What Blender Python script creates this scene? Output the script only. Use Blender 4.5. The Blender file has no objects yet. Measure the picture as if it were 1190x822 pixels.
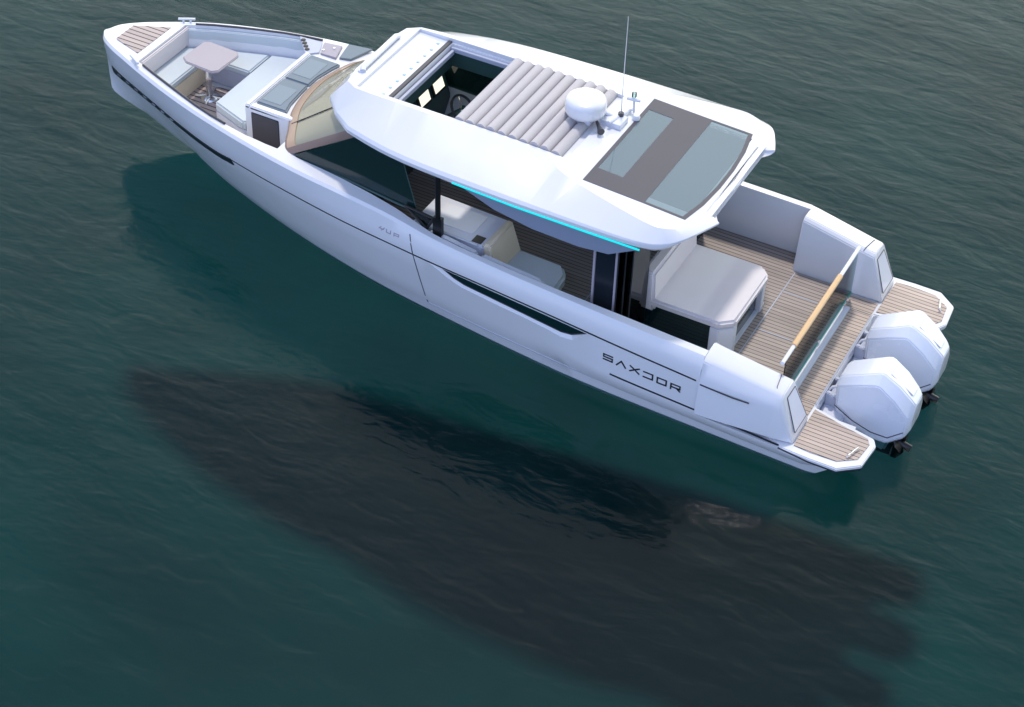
import bpy, bmesh, math, random
from mathutils import Vector, Matrix
random.seed(4)
S = bpy.context.scene
# ------------------------------------------------------------ camera
F_PX = 2239.87
R = [(-0.8793738762807104, -0.4753577457880748, 0.027140361720472832),
     (0.3308301945435648, -0.5690266487341246, 0.7528346799986558),
     (0.34242220736001505, -0.6710020018969328, -0.6576498653212084)]
cd = bpy.data.cameras.new('camera'); cam = bpy.data.objects.new('camera', cd)
S.collection.objects.link(cam); S.camera = cam
cd.sensor_width = 36.0; cd.lens = F_PX / 1190 * 36.0; cd.clip_start = 0.1; cd.clip_end = 3000
m = Matrix(((R[0][0], R[1][0], -R[2][0], -3.518), (R[0][1], R[1][1], -R[2][1], 17.316),
            (R[0][2], R[1][2], -R[2][2], 15.545), (0, 0, 0, 1)))
cam.matrix_world = m
# ------------------------------------------------------------ sky, sun, exposure
SUN_AZ, SUN_EL = math.radians(-60), math.radians(70)
HAZE_AZ = -95; HAZE_COL = (25.0, 25.5, 23.0); PORT_FILL = (6.9, 8.4, 13.6)
W = bpy.data.worlds.new('World'); S.world = W; W.use_nodes = True
nt = W.node_tree; nt.nodes.clear()
sky = nt.nodes.new('ShaderNodeTexSky'); sky.sky_type = 'NISHITA'; sky.sun_disc = False
sky.sun_elevation = SUN_EL; sky.sun_rotation = math.radians(90) - SUN_AZ
sky.air_density = 1.0; sky.dust_density = 1.0; sky.ozone_density = 1.0
bg = nt.nodes.new('ShaderNodeBackground'); bg.inputs[1].default_value = 0.08
out = nt.nodes.new('ShaderNodeOutputWorld')
# pale warm haze low in the sky, strongest on the starboard quarter
geo = nt.nodes.new('ShaderNodeTexCoord')
def wm(op, a, b=0.0, c=None):
    k = nt.nodes.new('ShaderNodeMath'); k.operation = op
    for i_, q in enumerate((a, b, c)):
        if q is None: continue
        if isinstance(q, (int, float)): k.inputs[i_].default_value = q
        else: nt.links.new(q, k.inputs[i_])
    return k.outputs[0]
sep = nt.nodes.new('ShaderNodeSeparateXYZ'); nt.links.new(geo.outputs['Generated'], sep.inputs[0])
low = nt.nodes.new('ShaderNodeMapRange'); low.interpolation_type = 'SMOOTHSTEP'
low.inputs[1].default_value = .97; low.inputs[2].default_value = .38; low.inputs[3].default_value = 0; low.inputs[4].default_value = 1
nt.links.new(sep.outputs[2], low.inputs[0])
dirn = nt.nodes.new('ShaderNodeVectorMath'); dirn.operation = 'DOT_PRODUCT'; nt.links.new(geo.outputs['Generated'], dirn.inputs[0])
dirn.inputs[1].default_value = (math.cos(math.radians(HAZE_AZ)), math.sin(math.radians(HAZE_AZ)), 0)
side = nt.nodes.new('ShaderNodeMapRange'); side.inputs[1].default_value = -.05; side.inputs[2].default_value = .85
nt.links.new(dirn.outputs['Value'], side.inputs[0])
hz = wm('MULTIPLY', low.outputs[0], side.outputs[0])
sc_ = nt.nodes.new('ShaderNodeVectorMath'); sc_.operation = 'SCALE'; sc_.inputs[0].default_value = HAZE_COL; nt.links.new(hz, sc_.inputs['Scale'])
ad = nt.nodes.new('ShaderNodeVectorMath'); ad.operation = 'ADD'; nt.links.new(sky.outputs[0], ad.inputs[0]); nt.links.new(sc_.outputs[0], ad.inputs[1])
# blue fill glow added on the port side to brighten the shaded hull
blu = nt.nodes.new('ShaderNodeMapRange'); blu.interpolation_type = 'SMOOTHSTEP'; blu.inputs[1].default_value = .15; blu.inputs[2].default_value = -.75
nt.links.new(dirn.outputs['Value'], blu.inputs[0])
sb_ = nt.nodes.new('ShaderNodeVectorMath'); sb_.operation = 'SCALE'; sb_.inputs[0].default_value = PORT_FILL; nt.links.new(blu.outputs[0], sb_.inputs['Scale'])
ad2 = nt.nodes.new('ShaderNodeVectorMath'); ad2.operation = 'ADD'; nt.links.new(ad.outputs[0], ad2.inputs[0]); nt.links.new(sb_.outputs[0], ad2.inputs[1])
nt.links.new(ad2.outputs[0], bg.inputs[0]); nt.links.new(bg.outputs[0], out.inputs[0])
sd = bpy.data.lights.new('sun', 'SUN'); sd.energy = 2.0; sd.angle = math.radians(5); sd.color = (1.0, 0.93, 0.85)
so = bpy.data.objects.new('sun', sd); S.collection.objects.link(so)
sv = Vector((math.cos(SUN_AZ) * math.cos(SUN_EL), math.sin(SUN_AZ) * math.cos(SUN_EL), math.sin(SUN_EL)))
so.rotation_euler = sv.to_track_quat('Z', 'Y').to_euler(); so.location = sv * 40
S.view_settings.view_transform = 'Standard'; S.view_settings.look = 'None'
S.view_settings.exposure = 0.20; S.view_settings.gamma = 1.0; S.view_settings.use_curve_mapping = False
S.render.engine = 'CYCLES'

# ------------------------------------------------------------ materials
def mat(name, col, rough=0.5, metal=0.0, coat=0.0, var=0.0, vscale=3.0, emit=None, estr=0.0, bump=0.0, bscale=60.0, ior=1.5):
    m = bpy.data.materials.new(name); m.use_nodes = True
    n = m.node_tree.nodes; l = m.node_tree.links; p = n['Principled BSDF']
    p.inputs['Base Color'].default_value = (*col, 1); p.inputs['Roughness'].default_value = rough
    p.inputs['Metallic'].default_value = metal; p.inputs['Coat Weight'].default_value = coat
    p.inputs['Coat Roughness'].default_value = 0.05; p.inputs['IOR'].default_value = ior
    tc = n.new('ShaderNodeTexCoord')
    if var:
        nz = n.new('ShaderNodeTexNoise'); nz.inputs['Scale'].default_value = vscale; nz.inputs['Detail'].default_value = 4
        l.new(tc.outputs['Object'], nz.inputs['Vector'])
        mr = n.new('ShaderNodeMapRange'); mr.inputs[3].default_value = 1 - var; mr.inputs[4].default_value = 1 + var
        l.new(nz.outputs[0], mr.inputs[0])
        hs = n.new('ShaderNodeHueSaturation'); hs.inputs['Color'].default_value = (*col, 1)
        l.new(mr.outputs[0], hs.inputs['Value']); l.new(hs.outputs[0], p.inputs['Base Color'])
        r2 = n.new('ShaderNodeMapRange'); r2.inputs[3].default_value = max(rough - .06, .02); r2.inputs[4].default_value = rough + .08
        l.new(nz.outputs[0], r2.inputs[0]); l.new(r2.outputs[0], p.inputs['Roughness'])
    if bump:
        nb = n.new('ShaderNodeTexNoise'); nb.inputs['Scale'].default_value = bscale; nb.inputs['Detail'].default_value = 3
        l.new(tc.outputs['Object'], nb.inputs['Vector'])
        b = n.new('ShaderNodeBump'); b.inputs['Strength'].default_value = bump; b.inputs['Distance'].default_value = 0.01
        l.new(nb.outputs[0], b.inputs['Height']); l.new(b.outputs[0], p.inputs['Normal'])
    if emit:
        p.inputs['Emission Color'].default_value = (*emit, 1); p.inputs['Emission Strength'].default_value = estr
    return m

def teak_mat(name, col, pitch=0.062, dark=(0.03, 0.027, 0.027), gap=0.16):
    m = bpy.data.materials.new(name); m.use_nodes = True
    n = m.node_tree.nodes; l = m.node_tree.links; p = n['Principled BSDF']
    p.inputs['Roughness'].default_value = 0.62
    tc = n.new('ShaderNodeTexCoord'); sp = n.new('ShaderNodeSeparateXYZ'); l.new(tc.outputs['Object'], sp.inputs[0])
    def mth(op, a, b=None):
        k = n.new('ShaderNodeMath'); k.operation = op
        if isinstance(a, (int, float)): k.inputs[0].default_value = a
        else: l.new(a, k.inputs[0])
        if b is not None:
            if isinstance(b, (int, float)): k.inputs[1].default_value = b
            else: l.new(b, k.inputs[1])
        return k.outputs[0]
    yy = mth('DIVIDE', mth('ADD', sp.outputs[1], 20.0), pitch)
    fr = mth('FRACT', yy); fl = mth('FLOOR', yy)
    line = mth('LESS_THAN', fr, gap)
    wn = n.new('ShaderNodeTexWhiteNoise'); wn.noise_dimensions = '1D'; l.new(fl, wn.inputs['W'])
    mp = n.new('ShaderNodeMapping'); mp.inputs['Scale'].default_value = (3, 60, 3); l.new(tc.outputs['Object'], mp.inputs[0])
    nz = n.new('ShaderNodeTexNoise'); nz.inputs['Scale'].default_value = 1.0; nz.inputs['Detail'].default_value = 5
    l.new(mp.outputs[0], nz.inputs['Vector'])
    n2 = n.new('ShaderNodeTexNoise'); n2.inputs['Scale'].default_value = 1.7; l.new(tc.outputs['Object'], n2.inputs['Vector'])
    v = mth('ADD', mth('ADD', mth('MULTIPLY', wn.outputs[0], 0.22), mth('MULTIPLY', nz.outputs[0], 0.35)), mth('MULTIPLY', n2.outputs[0], .3))
    v = mth('ADD', v, 0.56)
    hs = n.new('ShaderNodeHueSaturation'); hs.inputs['Color'].default_value = (*col, 1); l.new(v, hs.inputs['Value'])
    mx = n.new('ShaderNodeMixRGB'); l.new(line, mx.inputs[0]); l.new(hs.outputs[0], mx.inputs[1]); mx.inputs[2].default_value = (*dark, 1)
    l.new(mx.outputs[0], p.inputs['Base Color'])
    return m

def glass_mat(name, tint, refl=1.0, diff=0.0, dcol=(0.3, 0.4, 0.4), rough=0.02, ior=1.5):
    m = bpy.data.materials.new(name); m.use_nodes = True
    n = m.node_tree.nodes; l = m.node_tree.links; n.clear()
    o = n.new('ShaderNodeOutputMaterial'); tr = n.new('ShaderNodeBsdfTransparent'); tr.inputs[0].default_value = (*tint, 1)
    gl = n.new('ShaderNodeBsdfGlossy'); gl.inputs['Roughness'].default_value = rough
    fr = n.new('ShaderNodeFresnel'); fr.inputs[0].default_value = ior
    nz = n.new('ShaderNodeTexNoise'); nz.inputs['Scale'].default_value = 2.0
    rr = n.new('ShaderNodeMapRange'); rr.inputs[3].default_value = rough; rr.inputs[4].default_value = rough + .03
    l.new(nz.outputs[0], rr.inputs[0]); l.new(rr.outputs[0], gl.inputs['Roughness'])
    body = tr.outputs[0]
    if diff:
        df = n.new('ShaderNodeBsdfDiffuse'); df.inputs[0].default_value = (*dcol, 1)
        mx = n.new('ShaderNodeMixShader'); mx.inputs[0].default_value = diff
        l.new(tr.outputs[0], mx.inputs[1]); l.new(df.outputs[0], mx.inputs[2]); body = mx.outputs[0]
    ml = n.new('ShaderNodeMath'); ml.operation = 'MULTIPLY'; ml.inputs[1].default_value = refl; l.new(fr.outputs[0], ml.inputs[0])
    m2 = n.new('ShaderNodeMixShader'); l.new(ml.outputs[0], m2.inputs[0]); l.new(body, m2.inputs[1]); l.new(gl.outputs[0], m2.inputs[2])
    l.new(m2.outputs[0], o.inputs[0])
    return m

M = dict(
    gel=mat('white_gelcoat', (0.72, 0.73, 0.76), .22, coat=.5, var=.02),
    gel2=mat('cool_gelcoat', (0.66, 0.68, 0.75), .3, coat=.3, var=.02),
    lilac=mat('grey_gelcoat', (0.45, 0.48, 0.58), .35, coat=.2, var=.03),
    vinyl=mat('pale_vinyl', (0.54, 0.60, 0.63), .55, var=.03, bump=.15, bscale=120),
    pinkv=mat('warm_vinyl', (0.64, 0.60, 0.61), .55, var=.03, bump=.15, bscale=120),
    beige=mat('beige_warm_lit', (0.72, 0.62, 0.46), .55, var=.05),  # beige carries the warm sunlight on the aft-facing seat back
    cushion=mat('grey_cushion', (0.19, 0.235, 0.27), .75, var=.06, bump=.2, bscale=200),
    mauve=mat('mauve_panel', (0.36, 0.33, 0.38), .5, var=.04),
    table=mat('table_laminate', (0.38, 0.34, 0.37), .4, var=.04),
    canvas=mat('roof_canvas', (0.50, 0.475, 0.48), .8, var=.04, vscale=9, bump=.25, bscale=150),
    dark=mat('dark_trim', (0.012, 0.014, 0.02), .35, var=.1),
    char=mat('charcoal_panel', (0.05, 0.048, 0.058), .38, var=.08),
    plum=mat('plum_frame', (0.060, 0.054, 0.070), .35, var=.06),
    brown=mat('tinted_band', (0.20, 0.13, 0.10), .3, coat=.3, var=.06),
    tan=mat('tan_band', (0.42, 0.28, 0.19), .3, coat=.3, var=.06),
    cream=mat('dash_sky_tint', (0.80, 0.72, 0.50), .6, var=.05),  # yellow sky reflection of the windshield, put into the dash colour below it
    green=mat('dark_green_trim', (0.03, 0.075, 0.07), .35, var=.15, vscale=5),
    black=mat('black_rubber', (0.008, 0.008, 0.009), .3, var=.1),
    steel=mat('polished_steel', (0.75, 0.77, 0.8), .15, metal=1.0, var=.05),
    navy=mat('navy_panel', (0.008, 0.012, 0.02), .25, var=.1),
    wood=mat('varnished_teak', (0.66, 0.42, 0.20), .35, coat=.4, var=.12, vscale=14),
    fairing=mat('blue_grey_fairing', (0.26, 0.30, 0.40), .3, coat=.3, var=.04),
    teal=mat('teal_edge', (0.03, 0.20, 0.17), .3, var=.1),
    cowl=mat('engine_paint', (0.74, 0.77, 0.85), .25, coat=.5, var=.02),
    cyan=mat('cyan_light', (0.0, 0.4, 0.45), .4, emit=(0.0, 0.82, 0.85), estr=.7, var=.02),
    screen=mat('lit_screen', (0.05, 0.05, 0.05), .3, emit=(1.0, 0.98, 0.80), estr=1.0, var=.05),
    screeny=mat('lit_screen_band', (0.05, 0.05, 0.02), .3, emit=(1.0, 0.80, 0.15), estr=.9, var=.05),
    bluel=mat('blue_vent', (0.35, 0.55, 0.75), .4, var=.05),
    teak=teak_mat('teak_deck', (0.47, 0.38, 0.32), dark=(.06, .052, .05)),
    teakc=teak_mat('teak_shaded', (0.36, 0.305, 0.27), dark=(.05, .045, .043)),  # same teak as the deck, darkened to paint in the cockpit shade
    teakb=teak_mat('teak_bow', (0.46, 0.38, 0.35), pitch=.085, gap=.2),
    glass=glass_mat('side_glass', (0.20, 0.38, 0.34), refl=1.3, diff=.14, dcol=(.05, .17, .16)),
    clear=glass_mat('clear_glass', (0.66, 0.80, 0.77)),
    wind=glass_mat('windshield_glass', (0.90, 0.92, 0.80), diff=.40, dcol=(.78, .74, .55)),  # pale yellow diffuse share stands in for the warm sky's reflection
    pane=glass_mat('roof_pane', (0.62, 0.72, 0.74), refl=1.3, diff=.42, dcol=(0.28, 0.40, 0.46), rough=.03, ior=1.6),  # pale teal diffuse share imitates bright sky mirrored in the panes
    hullglass=mat('hull_window_glass', (0.004, 0.02, 0.022), .06, coat=.3, var=.1),
)

# ------------------------------------------------------------ object helpers
def link(name, me, parent=None, mats=(), smooth=38):
    for mm in mats: me.materials.append(mm)
    o = bpy.data.objects.new(name, me); S.collection.objects.link(o)
    if parent: o.parent = parent
    if smooth and len(me.polygons):
        for p in me.polygons: p.use_smooth = True
        try: me.set_sharp_from_angle(angle=math.radians(smooth))
        except Exception: pass
    return o

def mesh(name, vs, fs, mt, parent=None, bevel=0, seg=2, smooth=38, solid=0, limit=30):
    bm = bmesh.new(); vv = [bm.verts.new(v) for v in vs]
    for f in fs:
        try: bm.faces.new([vv[i] for i in f])
        except ValueError: pass
    bmesh.ops.remove_doubles(bm, verts=bm.verts, dist=1e-5)
    bmesh.ops.recalc_face_normals(bm, faces=bm.faces)
    if solid:
        bmesh.ops.solidify(bm, geom=bm.faces[:], thickness=solid); bmesh.ops.recalc_face_normals(bm, faces=bm.faces)
    if bevel:
        es = [e for e in bm.edges if len(e.link_faces) == 2 and e.calc_face_angle(0) > math.radians(limit)]
        bmesh.ops.bevel(bm, geom=es, offset=bevel, segments=seg, affect='EDGES', clamp_overlap=True)
    me = bpy.data.meshes.new(name); bm.to_mesh(me); bm.free()
    return link(name, me, parent, [mt], smooth)

def join_geo(parts):
    vs, fs = [], []
    for v, f in parts:
        k = len(vs); vs += list(v); fs += [[i + k for i in q] for q in f]
    return vs, fs

def g_box(x0, x1, y0, y1, z0, z1):
    vs = [(x, y, z) for z in (z0, z1) for x, y in ((x0, y0), (x1, y0), (x1, y1), (x0, y1))]
    return vs, [[3, 2, 1, 0], [4, 5, 6, 7]] + [[i, (i + 1) % 4, (i + 1) % 4 + 4, i + 4] for i in range(4)]

def g_prism(poly, z0, z1, top=None):
    n = len(poly); top = top or poly
    zz0 = z0 if isinstance(z0, (list, tuple)) else [z0] * n
    zz1 = z1 if isinstance(z1, (list, tuple)) else [z1] * n
    vs = [(p[0], p[1], z) for p, z in zip(poly, zz0)] + [(p[0], p[1], z) for p, z in zip(top, zz1)]
    return vs, [list(range(n))[::-1], list(range(n, 2 * n))] + [[i, (i + 1) % n, (i + 1) % n + n, i + n] for i in range(n)]

def g_tube(pts, r, n=8):
    pts = [Vector(p) for p in pts]; vs, fs = [], []
    rr = r if isinstance(r, (list, tuple)) else [r] * len(pts)
    for i, p in enumerate(pts):
        d = (pts[min(i + 1, len(pts) - 1)] - pts[max(i - 1, 0)]).normalized()
        a = d.cross(Vector((0, 0, 1)));
        if a.length < 1e-3: a = Vector((1, 0, 0))
        a.normalize(); b = a.cross(d)
        for k in range(n):
            t = 2 * math.pi * k / n; vs.append(tuple(p + rr[i] * (math.cos(t) * a + math.sin(t) * b)))
    for i in range(len(pts) - 1):
        for k in range(n):
            fs.append([i * n + k, i * n + (k + 1) % n, (i + 1) * n + (k + 1) % n, (i + 1) * n + k])
    fs.append(list(range(n))[::-1]); fs.append([(len(pts) - 1) * n + k for k in range(n)])
    return vs, fs

def g_lathe(cx, cy, prof, n=32):
    vs, fs = [], []
    for r, z in prof:
        for k in range(n):
            t = 2 * math.pi * k / n; vs.append((cx + r * math.cos(t), cy + r * math.sin(t), z))
    for i in range(len(prof) - 1):
        for k in range(n):
            fs.append([i * n + k, i * n + (k + 1) % n, (i + 1) * n + (k + 1) % n, (i + 1) * n + k])
    fs.append(list(range(n))[::-1]); fs.append([(len(prof) - 1) * n + k for k in range(n)])
    return vs, fs

def box(name, x0, x1, y0, y1, z0, z1, mt, parent, bevel=.01, seg=2):
    return mesh(name, *g_box(x0, x1, y0, y1, z0, z1), mt, parent, bevel, seg)
def prism(name, poly, z0, z1, mt, parent, bevel=.01, seg=2, top=None):
    return mesh(name, *g_prism(poly, z0, z1, top), mt, parent, bevel, seg)
def tube(name, pts, r, mt, parent, n=8):
    return mesh(name, *g_tube(pts, r, n), mt, parent, smooth=60)
def sheet(name, poly, z, mt, parent, th=.006):
    return mesh(name, *g_prism(poly, z, z + th), mt, parent)

def crv(pts, sub=4, closed=False):
    """Catmull-Rom resample of equal-length tuples."""
    n = len(pts); res = []
    rng = n if closed else n - 1
    for i in range(rng):
        g = lambda k: pts[k % n] if closed else pts[max(0, min(n - 1, k))]
        p0, p1, p2, p3 = g(i - 1), g(i), g(i + 1), g(i + 2)
        for s in range(sub):
            t = s / sub
            res.append(tuple(.5 * (2 * b + (c - a) * t + (2 * a - 5 * b + 4 * c - d) * t * t + (3 * b - a - 3 * c + d) * t ** 3)
                             for a, b, c, d in zip(p0, p1, p2, p3)))
    if not closed: res.append(tuple(pts[-1]))
    return res

SOLVER = 'MANIFOLD'
def boolean(o, cutters):
    for cv, cf in cutters:
        b = bmesh.new(); b.from_mesh(o.data); bmesh.ops.triangulate(b, faces=[f for f in b.faces if len(f.verts) == 4 and max(abs((f.verts[3].co - f.verts[0].co).dot(f.normal)), abs((f.verts[2].co - f.verts[0].co).dot(f.normal))) > 1e-5]); b.to_mesh(o.data); b.free()
        c = mesh('cutter', cv, cf, M['gel'], None, smooth=0)
        md = o.modifiers.new('b', 'BOOLEAN'); md.operation = 'DIFFERENCE'; md.solver = SOLVER; md.object = c
        dg = bpy.context.evaluated_depsgraph_get(); dg.update()
        nm = bpy.data.meshes.new_from_object(o.evaluated_get(dg))
        o.modifiers.clear(); o.data = nm
        bpy.data.objects.remove(c)
    while len(o.data.materials) > 1: o.data.materials.pop()
    for p in o.data.polygons: p.material_index = 0

# ------------------------------------------------------------ sea
def water_material():
    m = bpy.data.materials.new('sea_water'); m.use_nodes = True
    n = m.node_tree.nodes; l = m.node_tree.links; n.clear()
    o = n.new('ShaderNodeOutputMaterial')
    tr = n.new('ShaderNodeBsdfTransparent'); tr.inputs[0].default_value = (0.72, 0.95, 0.93, 1)
    gl = n.new('ShaderNodeBsdfGlossy'); gl.inputs['Roughness'].default_value = 0.12
    fr = n.new('ShaderNodeFresnel'); fr.inputs[0].default_value = 1.30
    tc = n.new('ShaderNodeTexCoord')
    def layer(scale, rot, sx, sy, det, dist=0.0):
        mp = n.new('ShaderNodeMapping'); mp.inputs['Rotation'].default_value = (0, 0, rot); mp.inputs['Scale'].default_value = (sx, sy, 1)
        l.new(tc.outputs['Object'], mp.inputs[0])
        z = n.new('ShaderNodeTexNoise'); z.inputs['Scale'].default_value = scale; z.inputs['Detail'].default_value = det
        z.inputs['Roughness'].default_value = .5; z.inputs['Distortion'].default_value = dist
        l.new(mp.outputs[0], z.inputs['Vector']); return z.outputs[0]
    a = layer(0.8, math.radians(20), .6, 1.4, 2, .4); b = layer(2.6, math.radians(5), .7, 1.5, 3, .6); c = layer(6.5, math.radians(-15), .8, 1.3, 2, .3)
    def madd(x, y, k):
        q = n.new('ShaderNodeMath'); q.operation = 'MULTIPLY_ADD'; l.new(x, q.inputs[0]); q.inputs[1].default_value = k
        l.new(y, q.inputs[2]); return q.outputs[0]
    z0 = n.new('ShaderNodeMath'); z0.operation = 'MULTIPLY'; l.new(a, z0.inputs[0]); z0.inputs[1].default_value = WAVE[0]
    h = madd(c, madd(b, z0.outputs[0], WAVE[1]), WAVE[2])
    bp = n.new('ShaderNodeBump'); bp.inputs['Strength'].default_value = 1.0; bp.inputs['Distance'].default_value = 1.0
    l.new(h, bp.inputs['Height'])
    l.new(bp.outputs[0], gl.inputs['Normal']); l.new(bp.outputs[0], fr.inputs['Normal'])
    mx = n.new('ShaderNodeMixShader'); l.new(fr.outputs[0], mx.inputs[0]); l.new(tr.outputs[0], mx.inputs[1]); l.new(gl.outputs[0], mx.inputs[2])
    l.new(mx.outputs[0], o.inputs[0])
    return m
WAVE = (0.026, 0.012, 0.0045)
def seabed_material():
    m = bpy.data.materials.new('seabed'); m.use_nodes = True
    n = m.node_tree.nodes; l = m.node_tree.links; p = n['Principled BSDF']
    p.inputs['Roughness'].default_value = 1.0; p.inputs['Specular IOR Level'].default_value = 0.0
    tc = n.new('ShaderNodeTexCoord'); z = n.new('ShaderNodeTexNoise'); z.inputs['Scale'].default_value = .35; z.inputs['Detail'].default_value = 5
    l.new(tc.outputs['Object'], z.inputs['Vector'])
    r = n.new('ShaderNodeValToRGB'); e = r.color_ramp.elements
    e[0].position = .3; e[0].color = (0.005, 0.033, 0.038, 1); e[1].position = .75; e[1].color = (0.006, 0.051, 0.054, 1)
    l.new(z.outputs[0], r.inputs[0]); l.new(r.outputs[0], p.inputs['Base Color'])
    return m
def setk(o, label, kind=None, cat=None):
    o['label'] = label
    if kind: o['kind'] = kind
    if cat: o['category'] = cat
big = 400
sea = mesh('water', [(-big, -big, 0), (big, -big, 0), (big, big, 0), (-big, big, 0)], [[0, 1, 2, 3]], water_material())
setk(sea, 'calm dark green sea water with small ripples around the yacht', 'structure', 'water')
bed = mesh('seabed', [(-big * 2, -big * 2, -3.2), (big * 2, -big * 2, -3.2), (big * 2, big * 2, -3.2), (-big * 2, big * 2, -3.2)], [[0, 1, 2, 3]], seabed_material())
setk(bed, 'deep green bed under the water where the boat shadow falls', 'structure', 'seabed')

# ------------------------------------------------------------ yacht
Y = bpy.data.objects.new('motor_yacht', None); S.collection.objects.link(Y)
setk(Y, 'white open motor yacht with twin outboard engines and teak decks floating on green water', 'thing', 'boat')

XS = [0.55, 1.5, 2.05, 3, 4, 5, 5.7, 6.3, 7, 7.75, 8.5, 9.3, 10, 10.5, 11, 11.35, 11.55, 11.65]
T_ys = [1.80, 1.77, 1.75, 1.72, 1.67, 1.62, 1.58, 1.53, 1.47, 1.38, 1.27, 1.10, .86, .66, .43, .25, .12, .03]
T_yo = [1.72, 1.70, 1.68, 1.66, 1.62, 1.57, 1.53, 1.48, 1.45, 1.41, 1.33, 1.16, .95, .76, .52, .33, .18, .05]
T_yi = [1.55, 1.55, 1.55, 1.53, 1.51, 1.47, 1.43, 1.31, 1.23, 1.19, 1.20, 1.06, .83, .64, .40, .22, .09, .015]
T_zt = [1.2, 1.22, 1.24, 1.27, 1.3, 1.34, 1.39, 1.47, 1.53, 1.57, 1.62, 1.64, 1.65, 1.65, 1.65, 1.64, 1.62, 1.59]
T_zs = [.87, .90, .93, .98, 1.03, 1.07, 1.09, 1.105, 1.12, 1.14, 1.16, 1.18, 1.19, 1.20, 1.21, 1.21, 1.21, 1.21]
XW = [0.55, 2, 3.4, 4, 6.14, 7, 8.24, 9.5, 10.0, 10.3, 11.65]
T_yw = [1.57, 1.54, 1.50, 1.46, 1.20, 1.06, .78, .38, .17, .0, .0]
XK = [0.3, 0.62, 10.25, 10.7, 11.1, 11.46, 11.62, 11.65]
T_zk = [.24, -.05, -.05, .17, .42, .55, .63, .68]
def itp(X, T, x):
    if x <= X[0]: return T[0]
    for i in range(len(X) - 1):
        if x <= X[i + 1]:
            h = X[i + 1] - X[i]; t = (x - X[i]) / h
            s = (T[i + 1] - T[i]) / h
            s0 = s if i == 0 else .5 * (s + (T[i] - T[i - 1]) / (X[i] - X[i - 1]))
            s1 = s if i == len(X) - 2 else .5 * (s + (T[i + 2] - T[i + 1]) / (X[i + 2] - X[i + 1]))
            a = t * t * (3 - 2 * t)
            return T[i] * (1 - a) + T[i + 1] * a + h * ((t ** 3 - 2 * t * t + t) * s0 + (t ** 3 - t * t) * s1)
    return T[-1]
def sm(a, b, x):
    t = min(1, max(0, (x - a) / (b - a))); return t * t * (3 - 2 * t)
def shift(x): return -.07 * sm(6, 9.5, x) * (1 - sm(10.3, 11.65, x))
def lin(X, T, x):
    for i in range(len(X) - 1):
        if x <= X[i + 1]: return T[i] + (T[i + 1] - T[i]) * max(0, (x - X[i]) / (X[i + 1] - X[i]))
    return T[-1]
def section(x):
    """port half of the hull section, (halfwidth, z) from keel to inner sheer."""
    ys, yo, yi, zt, zs = (itp(XS, T, x) for T in (T_ys, T_yo, T_yi, T_zt, T_zs))
    zk = lin(XK, T_zk, x); yl = max(0.0, itp(XW, T_yw, x)) if x < 10.3 else 0.0
    yl = max(yl - .02, .012)
    w = 1 - sm(3.0, 4.4, x); c = 1 - sm(6.5, 8.5, x)
    pr = [(0.0, zk), (yl, zk + .001)]
    for t in (.225, .26, .42, .52, .76):
        z = zk + (zs - zk) * t; y = yl + (ys - yl) * (t ** .85)
        if t >= .26: y += w * {.26: .045, .42: .10, .52: .09, .76: .03}[t]
        else: y -= .008 * c
        pr.append((y, z))
    pr += [(ys, zs), ((ys * .55 + yo * .45) + .012, zs + (zt - .05 - zs) * .5), (yo + .0, zt - .045), (yo - .03 if yo > .06 else yo * .6, zt - .008), (yi, zt)]
    return pr
def hull_y(x, z):
    s = section(x)
    for a, b in zip(s[1:], s[2:]):
        if a[1] <= z <= b[1]: return a[0] + (b[0] - a[0]) * (z - a[1]) / max(1e-6, b[1] - a[1])
    return s[-3][0]
def side_pt(x, z, off=0.0, side=1):
    y = hull_y(x, z); e = .03
    n = Vector((-(hull_y(x + e, z) - hull_y(x - e, z)) / (2 * e), 1.0, -(hull_y(x, z + e) - hull_y(x, z - e)) / (2 * e))).normalized()
    return Vector((x + n.x * off, side * (y + n.y * off) + shift(x), z + n.z * off))
def side_strip(name, path, w, mt, off=.004, side=1, th=.012, parent=None, n=40):
    """thin strip lying on the hull side along an (x,z) path."""
    P = []
    for a, b in zip(path, path[1:]):
        k = max(2, int(abs(b[0] - a[0]) * 6) + 2)
        P += [(a[0] + (b[0] - a[0]) * i / k, a[1] + (b[1] - a[1]) * i / k) for i in range(k)]
    P.append(path[-1]); vs = []; fs = []
    for i, p in enumerate(P):
        q = P[min(i + 1, len(P) - 1)]; r = P[max(i - 1, 0)]
        d = Vector((q[0] - r[0], q[1] - r[1])).normalized(); nn = Vector((-d.y, d.x)) * w / 2
        for sgn, o_ in ((1, off), (-1, off), (-1, off - th), (1, off - th)):
            vs.append(tuple(side_pt(p[0] + sgn * nn.x, p[1] + sgn * nn.y, o_, side)))
    for i in range(len(P) - 1):
        for k in range(4): fs.append([i * 4 + k, i * 4 + (k + 1) % 4, i * 4 + 4 + (k + 1) % 4, i * 4 + 4 + k])
    fs += [[0, 1, 2, 3], [len(vs) - 4 + k for k in (3, 2, 1, 0)]]
    return mesh(name, vs, fs, mt, parent or Y)

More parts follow.
